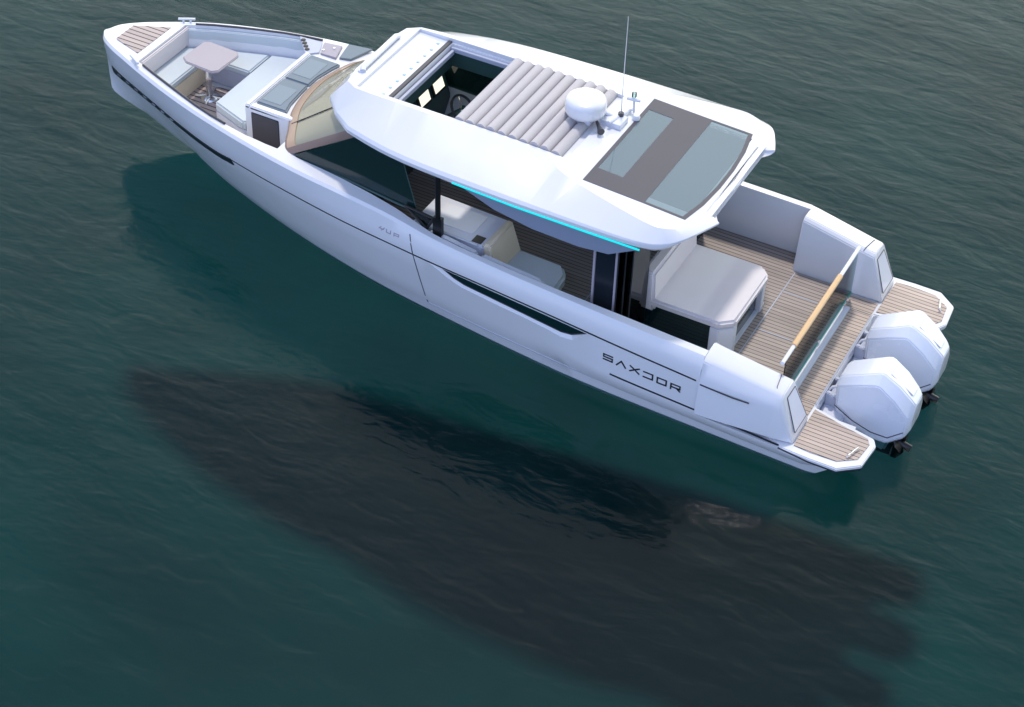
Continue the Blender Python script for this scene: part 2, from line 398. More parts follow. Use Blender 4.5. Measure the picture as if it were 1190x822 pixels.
st = [.32, .40, .48] + [0.55 + .15 * i for i in range(66)] + [10.4, 10.5, 10.6, 10.7, 10.8, 10.9, 11.0, 11.1, 11.2, 11.28, 11.35, 11.42, 11.48, 11.53, 11.57, 11.61, 11.65]
rows = []
for x in st:
    s = section(x); c = shift(x)
    rows.append([(x, c + y, z) for y, z in s] + [(x, c - y, z) for y, z in s[:0:-1]])
n = len(rows[0]); vs = [p for r in rows for p in r]; fs = []
for i in range(len(rows) - 1):
    for k in range(n): fs.append([i * n + k, i * n + (k + 1) % n, (i + 1) * n + (k + 1) % n, (i + 1) * n + k])
fs.append(list(range(n))); fs.append([(len(rows) - 1) * n + k for k in range(n)][::-1])
hull = mesh('hull', vs, fs, M['gel'], Y)
def inner(x, side, d=0.0): return (x, shift(x) + side * (itp(XS, T_yi, x) - d))
xa = [2.0, 2.5, 3, 3.5, 4, 4.5, 5, 5.4, 5.7, 6, 6.3, 6.7, 7.1, 7.5, 7.85]
def cock_w(x):
    return min(itp(XS, T_yi, x), hull_y(x, .52) - .07)
cut_cock_lo = [(x, shift(x) + cock_w(x)) for x in xa] + [(x, shift(x) - cock_w(x)) for x in xa[::-1]]
cut_cock = [inner(x, 1) for x in xa] + [inner(x, -1) for x in xa[::-1]]
xb = [8.97, 9.3, 9.6, 9.9, 10.2, 10.45, 10.74]; xw = [8.12, 8.3, 8.6]
cut_bow = [(8.12, .60)] + [inner(x, 1) for x in xw + xb] + [inner(x, -1) for x in xb[::-1]] + [(8.97, .60)]
def bow_w(x, z): # inner half width of the bow well at height z
    return itp(XS, T_yi, x) - .20 * max(0, (1.64 - z) / .66)
def inset_pt(p, z=.98):
    x, y = p
    if abs(y - shift(x)) < itp(XS, T_yi, x) - .01: return p
    return (x, shift(x) + math.copysign(bow_w(x, z), y))
WP = [(5.85, 1.07), (3.38, .97), (3.64, .68), (3.82, .65), (5.26, .79), (5.58, .93)]        # recess outline on the side
WI = [(5.58, 1.045), (3.47, .955), (3.72, .80), (3.86, .77), (5.22, .865), (5.36, .91)]     # glass outline
wv = [tuple(side_pt(x, z, .06)) for x, z in WP] + [tuple(side_pt(x, z, -.045)) for x, z in WI]
wf = [list(range(6)), list(range(6, 12))[::-1]] + [[i, (i + 1) % 6, (i + 1) % 6 + 6, i + 6] for i in range(6)]
boolean(hull, [g_box(0, 2.02, -3, 3, .40, 4), g_prism(cut_cock_lo, .5, 1.1, cut_cock), g_prism(cut_cock, 1.08, 3), g_prism([inset_pt(p) for p in cut_bow], .98, 1.64, cut_bow), g_prism(cut_bow, 1.62, 3), g_box(0, .85, -1.0, 1.0, .12, 2), (wv, wf)])
for p in hull.data.polygons: p.use_smooth = True
try: hull.data.set_sharp_from_angle(angle=math.radians(25))
except Exception: pass
mesh('hull_window', [tuple(side_pt(x, z, -.036)) for x, z in WI] + [tuple(side_pt(x, z, -.05)) for x, z in WI], wf, M['hullglass'], hull)
wfr = []
for i in range(6): wfr.append(g_tube([side_pt(*WI[i], -.034), side_pt(*WI[(i + 1) % 6], -.034)], .008, 6))
mesh('window_frame', *join_geo(wfr), M['dark'], hull)

# side stripes, seams and marks
for sd_ in (1, -1):
    side_strip('rub_stripe', [(x, itp(XS, T_zs, x) - .012) for x in (2.06, 3, 4, 5, 6, 7, 8, 8.9)], .022, M['dark'], side=sd_)
    side_strip('bow_stripe', [(x, itp(XS, T_zs, x) - d) for x, d in ((8.85, .05), (9.1, .085), (9.5, .09), (10, .09), (10.6, .09), (11.1, .085), (11.45, .08))], 0.12, M['dark'], off=.012, side=sd_)
    for k in range(7):
        x0 = 11.3 - k * .2
        side_strip('stripe_marking', [(x0, itp(XS, T_zs, x0) - .085), (x0 - .08, itp(XS, T_zs, x0) - .085)], .055, M['steel'], off=.02, side=sd_, th=.012)
    side_strip('lower_stripe', [(3.15, .50), (2.6, .485), (2.03, .47), (1.3, .45), (.97, .435)], .02, M['dark'], side=sd_, off=.006)
    side_strip('spray_rail', [(5.9, .165), (5, .17), (4, .175), (3, .17), (2.1, .16), (1.3, .15)], .014, M['lilac'], off=.004, side=sd_, th=.01)
    side_strip('door_seam', [(5.98, 1.34), (5.92, 1.1), (5.90, .8), (5.88, .5), (5.86, .17)], .014, M['plum'], side=sd_, off=.002)
# hull lettering: strokes in letter space (0..1 across, 0..1 up), drawn aft along the port side
def stroke_geo(segs, x0, zt0, w, h, th=.03, slope=.035):
    parts = []
    for a, b in segs:
        P = []
        for t in (0, .5, 1):
            u = a[0] + (b[0] - a[0]) * t; v = a[1] + (b[1] - a[1]) * t
            P.append((x0 - u * w, zt0 + v * h))
        d = Vector((P[2][0] - P[0][0], P[2][1] - P[0][1])).normalized(); nn = Vector((-d.y, d.x)) * th / 2; ex = d * th * .5
        vs, fs = [], []
        for i, p in enumerate(P):
            e = (-1 if i == 0 else 1 if i == 2 else 0)
            for s_, o_ in ((1, .005), (-1, .005), (-1, -.004), (1, -.004)):
                vs.append(tuple(side_pt(p[0] + s_ * nn.x + e * ex.x, p[1] + s_ * nn.y + e * ex.y, o_)))
        for i in range(2):
            for k in range(4): fs.append([i * 4 + k, i * 4 + (k + 1) % 4, i * 4 + 4 + (k + 1) % 4, i * 4 + 4 + k])
        fs += [[0, 1, 2, 3], [11, 10, 9, 8]]
        parts.append((vs, fs))
    return join_geo(parts)
LET = dict(
    S=[((1, 1), (0, 1)), ((0, 1), (0, .5)), ((0, .5), (1, .5)), ((1, .5), (1, 0)), ((1, 0), (0, 0))],
    A=[((0, 0), (.5, 1)), ((.5, 1), (1, 0))], X=[((0, 1), (1, 0)), ((0, 0), (1, 1))],
    D=[((0, 1), (1, 1)), ((1, 1), (1, 0)), ((1, 0), (0, 0))],
    O=[((0, 1), (1, 1)), ((1, 1), (1, 0)), ((1, 0), (0, 0)), ((0, 0), (0, 1))],
    R=[((0, 1), (1, 1)), ((1, 1), (1, .42)), ((1, .42), (0, .42)), ((0, .0), (0, 1)), ((.62, .42), (1, 0))])
parts = []
for i, ch in enumerate('SAXDOR'):
    x0 = 3.25 - i * .177
    parts.append(stroke_geo(LET[ch], x0, .685 - i * .0085, .115, .075, th=.018))
mesh('hull_lettering', *join_geo(parts), M['dark'], hull)
parts = []
for i, segs in enumerate(([((0, .5), (.8, .5)), ((.9, 1), (.4, 0)), ((0, .5), (.3, 1))], [((0, 1), (0, .1)), ((0, .1), (.7, .1)), ((.7, .1), (.7, 1))], [((0, 0), (0, .9)), ((0, .9), (.8, .9)), ((.8, .9), (.8, .3)), ((.8, .35), (0, .35))])):
    parts.append(stroke_geo(segs, 6.42 - i * .11, 1.24 - i * .004, .085, .045, th=.010))
for g in parts: mesh('model_numeral', *g, M['mauve'], hull)

# aft quarter blocks
for s_ in (1, -1):
    stn = []
    for x, aft in ((2.025, 0), (1.9, 0), (1.15, .0), (1.05, .0), (.84, 1)):
        zt = itp([.8, 1.1, 2.1], [1.02, 1.07, 1.25], x) if not aft else .50
        yo_b = itp(XS, T_ys, x) - .03 if not aft else 1.69
        if aft: sec = [(1.22, .455), (1.69, .455), (1.69, .475), (1.67, .485), (1.62, .50), (1.27, .50), (1.22, .485)]
        else:
            k = sm(1.6, 1.0, x) if False else (1 - sm(1.0, 1.7, x))
            sec = [(1.19 + .02 * k, .455), (1.80 - .07 * k, .455), (1.765 - .05 * k, itp(XS, T_zs, x) - .03), (1.70 - .05 * k, zt - .05), (1.64 - .05 * k, zt - .005), (1.38 - .04 * k, zt), (1.33 - .04 * k, zt - .04)]
        stn.append([(x, s_ * y, z) for y, z in sec])
    n = 7; vs = [p for r in stn for p in r]; fs = []
    for i in range(len(stn) - 1):
        for k in range(n): fs.append([i * n + k, i * n + (k + 1) % n, (i + 1) * n + (k + 1) % n, (i + 1) * n + k])
    fs += [list(range(n)), [(len(stn) - 1) * n + k for k in range(n)][::-1]]
    b = mesh('quarter_locker', vs, fs, M['gel'], Y, bevel=.012, seg=2, limit=22)
    # black side groove, top seam and aft hatch
    zz = lambda x: itp(XS, T_zs, x) - .02
    g = [g_tube([(x, s_ * (1.768 - .05 * (1 - sm(1.0, 1.7, x))), zz(x) - .01) for x in (2.0, 1.8, 1.6, 1.4)], .009, 6)]
    mesh('locker_groove', *join_geo(g), M['dark'], b)
    zt = 1.075
    mesh('locker_seam', *g_tube([(1.2, s_ * 1.295, zt - .1), (1.2, s_ * 1.315, zt - .01), (1.19, s_ * 1.35, zt + .018), (1.16, s_ * 1.56, zt + .01), (1.13, s_ * 1.62, zt - .035)], .005, 6), M['plum'], b)
    a = [Vector((1.02, s_ * 1.34, .98)), Vector((1.02, s_ * 1.57, .98)), Vector((.865, s_ * 1.62, .56)), Vector((.865, s_ * 1.27, .56))]
    nn = Vector((-.93, 0, .36)).normalized() * .006
    a = [p + Vector((.0, 0, 0)) for p in a]
    # hatch plate lies on the sloping aft face
    def on(p): return Vector((.84 + (p.z - .50) / (1.02 - .50) * .205, p.y, p.z))
    aa = [on(p) for p in a]
    mesh('locker_hatch', [tuple(p + nn * .3) for p in aa] + [tuple(p + nn * 2.2) for p in aa], g_box(0, 1, 0, 1, 0, 1)[1], M['gel2'], b, bevel=.004)
    mesh('hatch_seal', *join_geo([g_tube([aa[i] + nn * 2, aa[(i + 1) % 4] + nn * 2], .005, 6) for i in range(4)]), M['plum'], b)

# swim platform
plat = []
for s_ in (1,):
    half = [(1.24, 1.20), (1.24, 1.60), (.95, 1.80), (.6, 1.815), (.26, 1.81), (.03, 1.62), (0.0, 1.24), (.06, 1.13), (.46, 1.05), (.75, .98), (.84, .97)]
full = half + [(x, -y) for x, y in half[::-1]]
full = [(x, y) for x, y in full if True]
lo = [(x + (.16 if x < .5 else 0), y * .93) for x, y in full]
vs = [(x, y, .24 if x < .3 else .26) for x, y in lo] + [(x, y, .385) for x, y in full] + [(x, y, .445) for x, y in full]
n = len(full); fs = [list(range(n))[::-1], list(range(2 * n, 3 * n))]
for r in (0, 1):
    for k in range(n): fs.append([r * n + k, r * n + (k + 1) % n, (r + 1) * n + (k + 1) % n, (r + 1) * n + k])
# rebuild with a clean concave cap by bmesh triangulation of the outline
platform = mesh('swim_platform', vs, fs, M['gel'], Y, bevel=.012, limit=40)
# deck teak: wings and centre
for s_ in (1, -1):
    w = [(.83, 1.02), (.74, 1.04), (.47, 1.11), (.12, 1.18), (.07, 1.26), (.10, 1.55), (.30, 1.70), (.62, 1.715), (.82, 1.70), (.83, 1.22)]
    sheet('teak_wing', [(x, s_ * y) for x, y in w], .449, M['teak'], platform)
sheet('teak_centre', [(.865, -.92), (1.13, -.92), (1.13, .92), (.865, .92)], .449, M['teak'], platform)
for s_ in (1, -1):
    sheet('teak_corner', [(.865, s_ * .935), (1.225, s_ * .935), (1.225, s_ * 1.19), (.865, s_ * 1.19)], .449, M['teak'], platform)
    c = tube('cleat', [(.14, s_ * 1.42, .46), (.16, s_ * 1.42, .50), (.21, s_ * 1.60, .50), (.22, s_ * 1.60, .46)], .011, M['steel'], platform)
    # dark stripe round the platform rim
    tube('rim_stripe', [(.97, s_ * 1.802, .425), (.6, s_ * 1.817, .398), (.26, s_ * 1.812, .396), (.03, s_ * 1.622, .394)], .010, M['dark'], platform, n=6)
for q in (.855, ):
    box('deck_joint', q - .006, q + .006, -.93, .93, .449, .458, M['lilac'], platform, 0)

# engine well
box('engine_well', .55, .846, -.985, .985, .0, .24, M['gel2'], Y, .02)

# cockpit sole
xs = [1.30, 2.0]
xs2 = [2.03] + xa[1:-1]
sole = [(1.30, 1.19), (2.02, 1.19)] + [(x, shift(x) + cock_w(x) - .004) for x in xs2] + [(x, shift(x) - cock_w(x) + .004) for x in xs2[::-1]] + [(2.01, -1.19), (1.30, -1.19)]
box('cockpit_floor_base', 1.235, 2.04, -1.19, 1.19, .40, .498, M['gel2'], Y, .006)
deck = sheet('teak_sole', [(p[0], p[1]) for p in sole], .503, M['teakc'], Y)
for x0, x1, y0, y1 in ((1.965, 1.977, -1.15, .9), (1.31, 1.97, .075, .087), (1.31, 1.97, -.75, -.738), (4.0, 4.012, -1.3, .7)):
    box('deck_joint', x0, x1, y0, y1, .508, .5125, M['lilac'], deck, 0)
box('step_sill', 1.135, 1.198, -.92, .92, .449, .475, M['gel2'], Y, .006)

# transom gate
gate = mesh('transom_gate', *g_box(1.205, 1.219, -1.1, 1.2, .56, 1.21), M['clear'], Y)
tube('rail_end', [(1.212, .98, 1.235), (1.212, 1.33, 1.235)], .026, M['gel'], gate, 10)
tube('rail_end', [(1.212, -.47, 1.235), (1.212, -1.12, 1.235)], .026, M['gel'], gate, 10)
tube('wooden_handrail', [(1.212, -.48, 1.24), (1.212, .99, 1.24)], .036, M['wood'], gate, 12)
box('glass_edge', 1.20, 1.224, -1.1, 1.2, .535, .572, mat('teal_glass_edge', (.04, .36, .29), .3, var=.08), gate, .003)
for y in (-.93, .0, .95): box('gate_foot', 1.195, 1.229, y - .03, y + .03, .50, .575, M['steel'], gate, .004)

# aft sun lounge: top pad, backrest, glazed cabinet
pad = [(2.03, -.30), (2.16, -.44), (3.22, -.44), (3.22, .84), (2.19, .84), (2.03, .70)]
lounge = prism('sun_lounge', pad, .94, 1.05, M['pinkv'], Y, .03, 3)
ins = [(2.06, -.29), (2.17, -.41), (3.2, -.41), (3.2, .80), (2.2, .80), (2.07, .68)]
prism('cabinet_glass', [(2.12, -.29), (2.2, -.38), (3.2, -.38), (3.2, .77), (2.28, .77), (2.12, .60)], .512, .935, M['hullglass'], lounge, .004)
prism('corner_post', [(2.04, .69), (2.04, .60), (2.10, .58), (2.30, .76), (2.30, .83), (2.19, .835)], .512, .938, M['gel2'], lounge, .008)
prism('corner_post', [(2.05, -.30), (2.16, -.43), (2.3, -.43), (2.3, -.36), (2.12, -.2), (2.05, -.2)], .512, .938, M['gel2'], lounge, .008)
box('lounge_plinth', 2.07, 3.2, -.40, .81, .508, .53, M['gel2'], lounge, .004)
bk = [(3.02, -.44, .86), (3.34, -.44, .86), (3.34, .84, .86), (3.02, .84, .86), (3.06, -.42, 1.42), (3.22, -.42, 1.42), (3.22, .82, 1.42), (3.06, .82, 1.42)]
bk = [(x, y, z + (.19 if False else 0)) for x, y, z in bk]
mesh('backrest', [(x, y, z) for x, y, z in bk], g_box(0, 1, 0, 1, 0, 1)[1], M['pinkv'], lounge, bevel=.035, seg=3)

# aft cabin bulkhead and stacked sliding doors
for s_ in (1, -1):
    pn = box('aft_pillar', 3.36, 3.60, s_ * 1.30 - .02, s_ * 1.30 + .02, .51, 2.26, M['navy'], Y, .004)
    box('pillar_frame', 3.605, 3.635, s_ * 1.30 - .03, s_ * 1.30 + .03, .51, 2.26, M['mauve'], pn, .004)
    box('pillar_frame', 3.325, 3.355, s_ * 1.30 - .03, s_ * 1.30 + .03, .51, 2.26, M['mauve'], pn, .004)
for k, x in enumerate((3.31, 3.22, 3.13)):
    dr = box('sliding_door', x - .006, x + .006, .86, 1.33, .52, 2.26, M['clear'], Y, 0)
    box('door_frame', x - .008, x + .008, .852, .86, .52, 2.26, M['dark'], dr, .002)
    box('door_frame', x - .008, x + .008, 1.33, 1.34, .52, 2.26, M['dark'], dr, .002)
    box('door_frame', x - .008, x + .008, .86, 1.33, .515, .54, M['dark'], dr, .002)
wn = box('aft_cabin_window', 3.3, 3.312, -1.28, -.45, .52, 2.26, M['glass'], Y, 0)
for y in (-1.28, -.86, -.45): box('window_frame', 3.29, 3.322, y - .012, y + .012, .52, 2.26, M['dark'], wn, .002)

# B pillars
tube('side_pillar', [(5.68, 1.36, 1.33), (5.70, 1.34, 2.26)], .035, M['black'], Y, 8)
tube('side_pillar', [(5.68, -1.36, 1.33), (5.70, -1.34, 2.26)], .035, M['black'], Y, 8)
# starboard cabin side glazing
sw = mesh('starboard_window', [(3.64, -1.42, 1.3), (6.3, -1.30, 1.46), (6.3, -1.2, 2.26), (3.64, -1.34, 2.26)], [[0, 1, 2, 3]], M['glass'], Y, solid=.01)
tube('window_rail', [(3.64, -1.42, 1.3), (5, -1.37, 1.37), (6.3, -1.30, 1.46)], .02, M['dark'], sw)

# ------------------------------------------------------------ roof
RS = -.05
A = [(7.62, 0, 7.42, 0), (7.62, .45, 7.42, .42), (7.58, .78, 7.36, .70), (7.32, 1.06, 7.20, .80), (7.03, 1.26, 6.95, .82), (6.5, 1.40, 6.4, .83), (5.9, 1.48, 5.8, .84),
     (5, 1.52, 4.95, .86), (4.55, 1.53, 4.5, .90), (4.2, 1.53, 4.22, 1.04), (3.6, 1.53, 3.6, 1.20), (3.1, 1.51, 3.1, 1.30), (2.8, 1.43, 2.86, 1.30), (2.57, 1.26, 2.66, 1.17),
     (2.41, .95, 2.54, .93), (2.36, .82, 2.47, .82), (2.44, .765, 2.51, .77), (2.51, .74, 2.56, .74), (2.50, .4, 2.55, .4), (2.46, 0, 2.52, 0)]
Ac = A[:5] + crv(A[4:15], 3)[1:] + A[15:]
def ztop(x): return itp([2.3, 3, 4, 4.6, 6, 7.2, 7.6], [2.43, 2.47, 2.525, 2.565, 2.59, 2.585, 2.56], x)
def zr(x): return 2.305 + .11 * (1 - sm(2.45, 2.9, x))
def qa(x): return 1 - .5 * (1 - sm(2.45, 2.9, x))
def ring(f):
    h = [f(*a) for a in Ac]
    return h + [(x, -y, z) for x, y, z in h[-2:0:-1]]
rims = [ring(lambda x, y, cx, cy: (x - (.10 if x > 7 else -.10 if x < 2.8 else 0), max(0, y - .16), zr(x) - .09 * qa(x))),
        ring(lambda x, y, cx, cy: (x - (.03 if x > 7 else -.03 if x < 2.7 else 0), max(0, y - .05), zr(x) - .095 * qa(x))),
        ring(lambda x, y, cx, cy: (x, y, zr(x) - .045 * qa(x))),
        ring(lambda x, y, cx, cy: (x, y, zr(x))),
        ring(lambda x, y, cx, cy: (x + (cx - x) * .07, y + (cy - y) * .05, zr(x) + (ztop(cx) - zr(x)) * .14)),
        ring(lambda x, y, cx, cy: (cx, cy, ztop(cx)))]
rims = [[(x, y + RS, z) for x, y, z in r] for r in rims]
n = len(rims[0]); vs = [p for r in rims for p in r]; fs = []
for i in range(len(rims) - 1):
    for k in range(n): fs.append([i * n + k, i * n + (k + 1) % n, (i + 1) * n + (k + 1) % n, (i + 1) * n + k])
# caps as strips between port and starboard points
hn = len(Ac)
for lv, in ((0,), (len(rims) - 1,)):
    b = lv * n
    for i in range(hn - 1):
        a0, a1 = b + i, b + i + 1; c0, c1 = b + (n - i) % n, b + (n - i - 1) % n
        q = []
        for v in (a0, a1, c1, c0):
            if v not in q: q.append(v)
        fs.append(q if lv else q[::-1])
roof = mesh('hardtop_roof', vs, fs, M['gel'], Y)
def slab_cut(x0, x1, hy, zo):
    return ([(x0, -hy + RS, ztop(x0) - zo), (x1, -hy + RS, ztop(x1) - zo), (x1, hy + RS, ztop(x1) - zo), (x0, hy + RS, ztop(x0) - zo)] +
            [(x0, -hy + RS, 4), (x1, -hy + RS, 4), (x1, hy + RS, 4), (x0, hy + RS, 4)], g_box(0, 1, 0, 1, 0, 1)[1])
boolean(roof, [slab_cut(4.33, 7.2, .76, .042), (g_box(5.80, 6.72, -.74 + RS, .70 + RS, 1, 4)), g_box(2.672, 3.963, -.901, .823, 2.03, 3.7)])
for p in roof.data.polygons: p.use_smooth = True
try: roof.data.set_sharp_from_angle(angle=math.radians(22))
except Exception: pass
bvm = roof.modifiers.new('bev', 'BEVEL'); bvm.width = .012; bvm.segments = 2; bvm.limit_method = 'ANGLE'; bvm.angle_limit = math.radians(25)

# dark liner of the sunroof opening
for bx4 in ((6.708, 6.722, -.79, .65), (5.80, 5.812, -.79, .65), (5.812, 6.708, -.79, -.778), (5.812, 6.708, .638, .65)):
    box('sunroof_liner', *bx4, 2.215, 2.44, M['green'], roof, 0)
# sunroof frame, louvred canvas
box('sunroof_frame', 5.80, 6.72, -.79, -.745, 2.44, 2.50, M['lilac'], roof, .004)
box('sunroof_frame', 5.80, 6.72, .60, .65, 2.44, 2.50, M['lilac'], roof, .004)
box('sunroof_frame', 6.66, 6.70, -.74, .6, 2.42, 2.48, M['lilac'], roof, .004)
box('sunroof_front_trim', 6.725, 6.785, -.81, .69, 2.525, 2.555, M['char'], roof, .006)
for k in range(9):
    yy = -.70 + k * .165
    box('vent_light', 6.85, 6.885, yy, yy + .03, 2.535, 2.546, M['bluel'], roof, .002)
NS = 10
for k in range(NS):
    xc = 5.78 - k * .1435 + random.uniform(-.006, .006); hf = random.uniform(.072, .092); prof = []
    for t in range(9):
        a = math.pi * t / 8; prof.append((xc + .072 * math.cos(a), hf * math.sin(a) if 0 < t < 8 else 0))
    vs = []; zb = ztop(xc) - .04
    for y in (-.80, .70):
        for x, dz in prof: vs.append((x, y, zb + dz))
    m_ = len(prof)
    fs = [[i, i + 1, m_ + i + 1, m_ + i] for i in range(m_ - 1)] + [list(range(m_)), list(range(m_, 2 * m_))[::-1], [0, m_ - 1, 2 * m_ - 1, m_]]
    mesh('canvas_fold', vs, fs, M['canvas'], roof, smooth=60)
tube('sunroof_track', [(4.4, .715, 2.535), (5.85, .715, 2.56)], .012, M['gel2'], roof, 6)
tube('light_bar', [(7.30, .40, 2.60), (7.32, .36, 2.62), (7.34, -.45, 2.62), (7.33, -.50, 2.60)], .038, M['gel'], roof, 12)
tube('light_bar_foot', [(7.33, .38, 2.55), (7.33, .38, 2.60)], .05, M['gel2'], roof, 10)

# roof glazing
zg = lambda x: ztop(x) + .006
def plate(name, poly, mt, parent, zo=0.0, th=.02):
    k = len(poly); vs = [(x, y, zg(x) + zo - th) for x, y in poly] + [(x, y, zg(x) + zo) for x, y in poly]
    return mesh(name, vs, [list(range(k))[::-1], list(range(k, 2 * k))] + [[i, (i + 1) % k, (i + 1) % k + k, i + k] for i in range(k)], mt, parent)
so_ = -.01
aft_c = [(2.70, -.985), (2.63, -.6), (2.60, -.2), (2.60, .2), (2.63, .6), (2.70, .965)]
fr_out = [(4.0, .955), (4.0, -.975)] + aft_c
p1 = [(3.98 - .02, .66), (3.98 - .02, -.73), (3.66, -.73), (3.60, .64)]
p2 = [(3.22, .955 - .03), (3.22, -.945)] + [(x + .045, y * .965) for x, y in aft_c]
def plate_holes():
    # frame drawn as separate bars butted end to end: front bar, middle bar, side bars
    bars = [[(4.0, .955), (4.0, -.975), (3.955, -.975), (3.955, .955)],
            [(3.955, -.73), (3.955, -.975), (3.63, -.975), (3.63, -.73)],
            [(3.955, .955), (3.955, .66), (3.63, .66), (3.63, .955)],
            [(3.63, .955), (3.63, -.975), (3.22, -.975), (3.22, .955)]]
    geo = []
    for poly in bars:
        k = len(poly); vs = [(x, y, zg(x) - .03) for x, y in poly] + [(x, y, zg(x)) for x, y in poly]
        geo.append((vs, [list(range(k))[::-1], list(range(k, 2 * k))] + [[i, (i + 1) % k, (i + 1) % k + k, i + k] for i in range(k)]))
    # thin rim round the aft pane
    out_ = [(3.22, .955), (2.70, .965)] + [(x, y) for x, y in aft_c[::-1][1:-1]] + [(2.70, -.985), (3.22, -.975)]
    inn = [(3.22, .925)] + [(2.745, .93)] + [(x + .045, y * .965) for x, y in aft_c[::-1][1:-1]] + [(2.745, -.95), (3.22, -.945)]
    k = len(out_)
    for i in range(k - 1):
        poly = [out_[i], out_[i + 1], inn[i + 1], inn[i]]
        vs = [(x, y, zg(x) - .03) for x, y in poly] + [(x, y, zg(x)) for x, y in poly]
        geo.append((vs, [[3, 2, 1, 0], [4, 5, 6, 7], [0, 1, 5, 4], [2, 3, 7, 6]] + [[1, 2, 6, 5], [3, 0, 4, 7]]))
    return join_geo(geo)
sky_f = mesh('roof_window_frame', *plate_holes(), M['plum'], roof, smooth=0)
inn = [(3.22, .925), (2.745, .93)] + [(x + .045, y * .965) for x, y in aft_c[::-1][1:-1]] + [(2.745, -.95), (3.22, -.945)]
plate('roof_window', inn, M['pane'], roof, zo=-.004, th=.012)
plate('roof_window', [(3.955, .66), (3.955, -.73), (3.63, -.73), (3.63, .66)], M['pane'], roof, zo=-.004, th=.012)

# side wing, cyan light line
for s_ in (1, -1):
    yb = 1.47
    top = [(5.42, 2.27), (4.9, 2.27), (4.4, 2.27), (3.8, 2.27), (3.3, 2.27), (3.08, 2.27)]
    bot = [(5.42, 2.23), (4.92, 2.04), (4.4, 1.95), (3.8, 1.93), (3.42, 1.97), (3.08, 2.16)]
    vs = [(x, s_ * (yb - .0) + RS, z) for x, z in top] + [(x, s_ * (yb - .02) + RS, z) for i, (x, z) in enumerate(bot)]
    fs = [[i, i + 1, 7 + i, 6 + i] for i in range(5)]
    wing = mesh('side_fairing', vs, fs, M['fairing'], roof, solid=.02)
    tube('light_strip', [(5.44, s_ * 1.505 + RS, 2.262), (4.6, s_ * 1.532 + RS, 2.25), (3.7, s_ * 1.532 + RS, 2.245), (3.2, s_ * 1.525 + RS, 2.24), (3.02, s_ * 1.50 + RS, 2.22)], .012, M['cyan'], roof, 8)
# roof headliner trim seen from the cockpit
# radome and mast
rx, ry = 4.52, -.13
rad = mesh('radar_dome', *g_lathe(rx, ry, [(.05, 2.62), (.20, 2.635), (.238, 2.66), (.25, 2.70), (.25, 2.79), (.238, 2.835), (.21, 2.855), (.10, 2.868), (.02, 2.87)], 40), M['gel'], roof, smooth=50)
mesh('dome_stand', *g_prism([(4.4, -.28), (4.62, -.2), (4.62, 0), (4.4, .0)], 2.55, 2.63), M['gel2'], rad, bevel=.01)
mast = mesh('antenna_mount', *join_geo([g_box(4.06, 4.34, -.36, -.14, 2.53, 2.60), g_tube([(4.12, -.58, 2.56), (4.2, -.1, 2.62)], .022), g_tube([(4.25, -.3, 2.58), (4.42, -.2, 2.70)], .028),
        g_tube([(4.08, -.56, 2.54), (4.10, -.58, 2.75)], .016), g_tube([(4.02, -.60, 2.70), (4.18, -.55, 2.72)], .022)]), M['gel2'], roof, bevel=.004)
mesh('radio_antenna', *g_tube([(4.15, -.34, 2.58), (4.15, -.34, 2.70), (4.155, -.35, 3.95)], [.016, .006, .004], 8), M['gel'], mast, smooth=60)
mesh('antenna_base', *g_tube([(4.15, -.34, 2.57), (4.15, -.34, 2.64)], .035, 12), M['char'], mast)
mesh('nav_light', *g_tube([(4.10, -.58, 2.75), (4.10, -.58, 2.80)], .03, 12), M['clear'], mast)
mesh('horn', *g_tube([(4.34, -.08, 2.60), (4.26, .02, 2.60), (4.2, .09, 2.60)], [.02, .025, .045], 12), M['char'], mast)
mesh('gps_antenna', *g_lathe(4.0, -.46, [(.045, 2.53), (.05, 2.56), (.035, 2.59)], 16), M['gel'], mast)

# ------------------------------------------------------------ windshield
B0 = [(7.93, 1.13, 1.57), (8.05, 1.03, 1.60), (8.20, .74, 1.62), (8.36, .42, 1.63), (8.44, .08, 1.635), (8.46, -.28, 1.635), (8.40, -.65, 1.63), (8.29, -.98, 1.625), (8.05, -1.18, 1.60), (7.93, -1.24, 1.57)]
T0 = [(6.83, 1.10, 2.24), (7.08, 1.04, 2.25), (7.34, .74, 2.26), (7.43, .42, 2.27), (7.46, .08, 2.27), (7.46, -.28, 2.27), (7.42, -.65, 2.27), (7.32, -.90, 2.26), (7.06, -1.14, 2.25), (6.83, -1.20, 2.24)]
Bc, Tc = crv(B0, 4), crv(T0, 4)
def ruled(i, t): return Vector(Bc[i]).lerp(Vector(Tc[i]), t)
def band(name, i0, i1, t0, t1, mt, parent, off=0.0, th=.008, nt_=2):
    vs, fs = [], []
    idx = list(range(i0, i1 + 1)); ts = [t0 + (t1 - t0) * k / nt_ for k in range(nt_ + 1)]
    for i in idx:
        j = min(i + 1, len(Bc) - 1); h = max(i - 1, 0)
        nn = (ruled(i, 1) - ruled(i, 0)).cross(Vector(Bc[j]) - Vector(Bc[h])).normalized()
        if nn.z < 0: nn = -nn
        for t in ts: vs.append(tuple(ruled(i, t) + nn * off))
    k = len(ts)
    for a in range(len(idx) - 1):
        for b in range(k - 1): fs.append([a * k + b, (a + 1) * k + b, (a + 1) * k + b + 1, a * k + b + 1])
    return mesh(name, vs, fs, mt, parent, solid=th, smooth=60)
N_ = len(Bc) - 1
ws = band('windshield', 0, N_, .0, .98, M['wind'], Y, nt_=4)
band('base_band', 3, N_ - 3, -.02, .13, M['tan'], ws, off=.010)
band('pillar_band', 0, 3, -.02, .99, M['brown'], ws, off=.011)
band('pillar_band', N_ - 3, N_, -.02, .99, M['brown'], ws, off=.011)
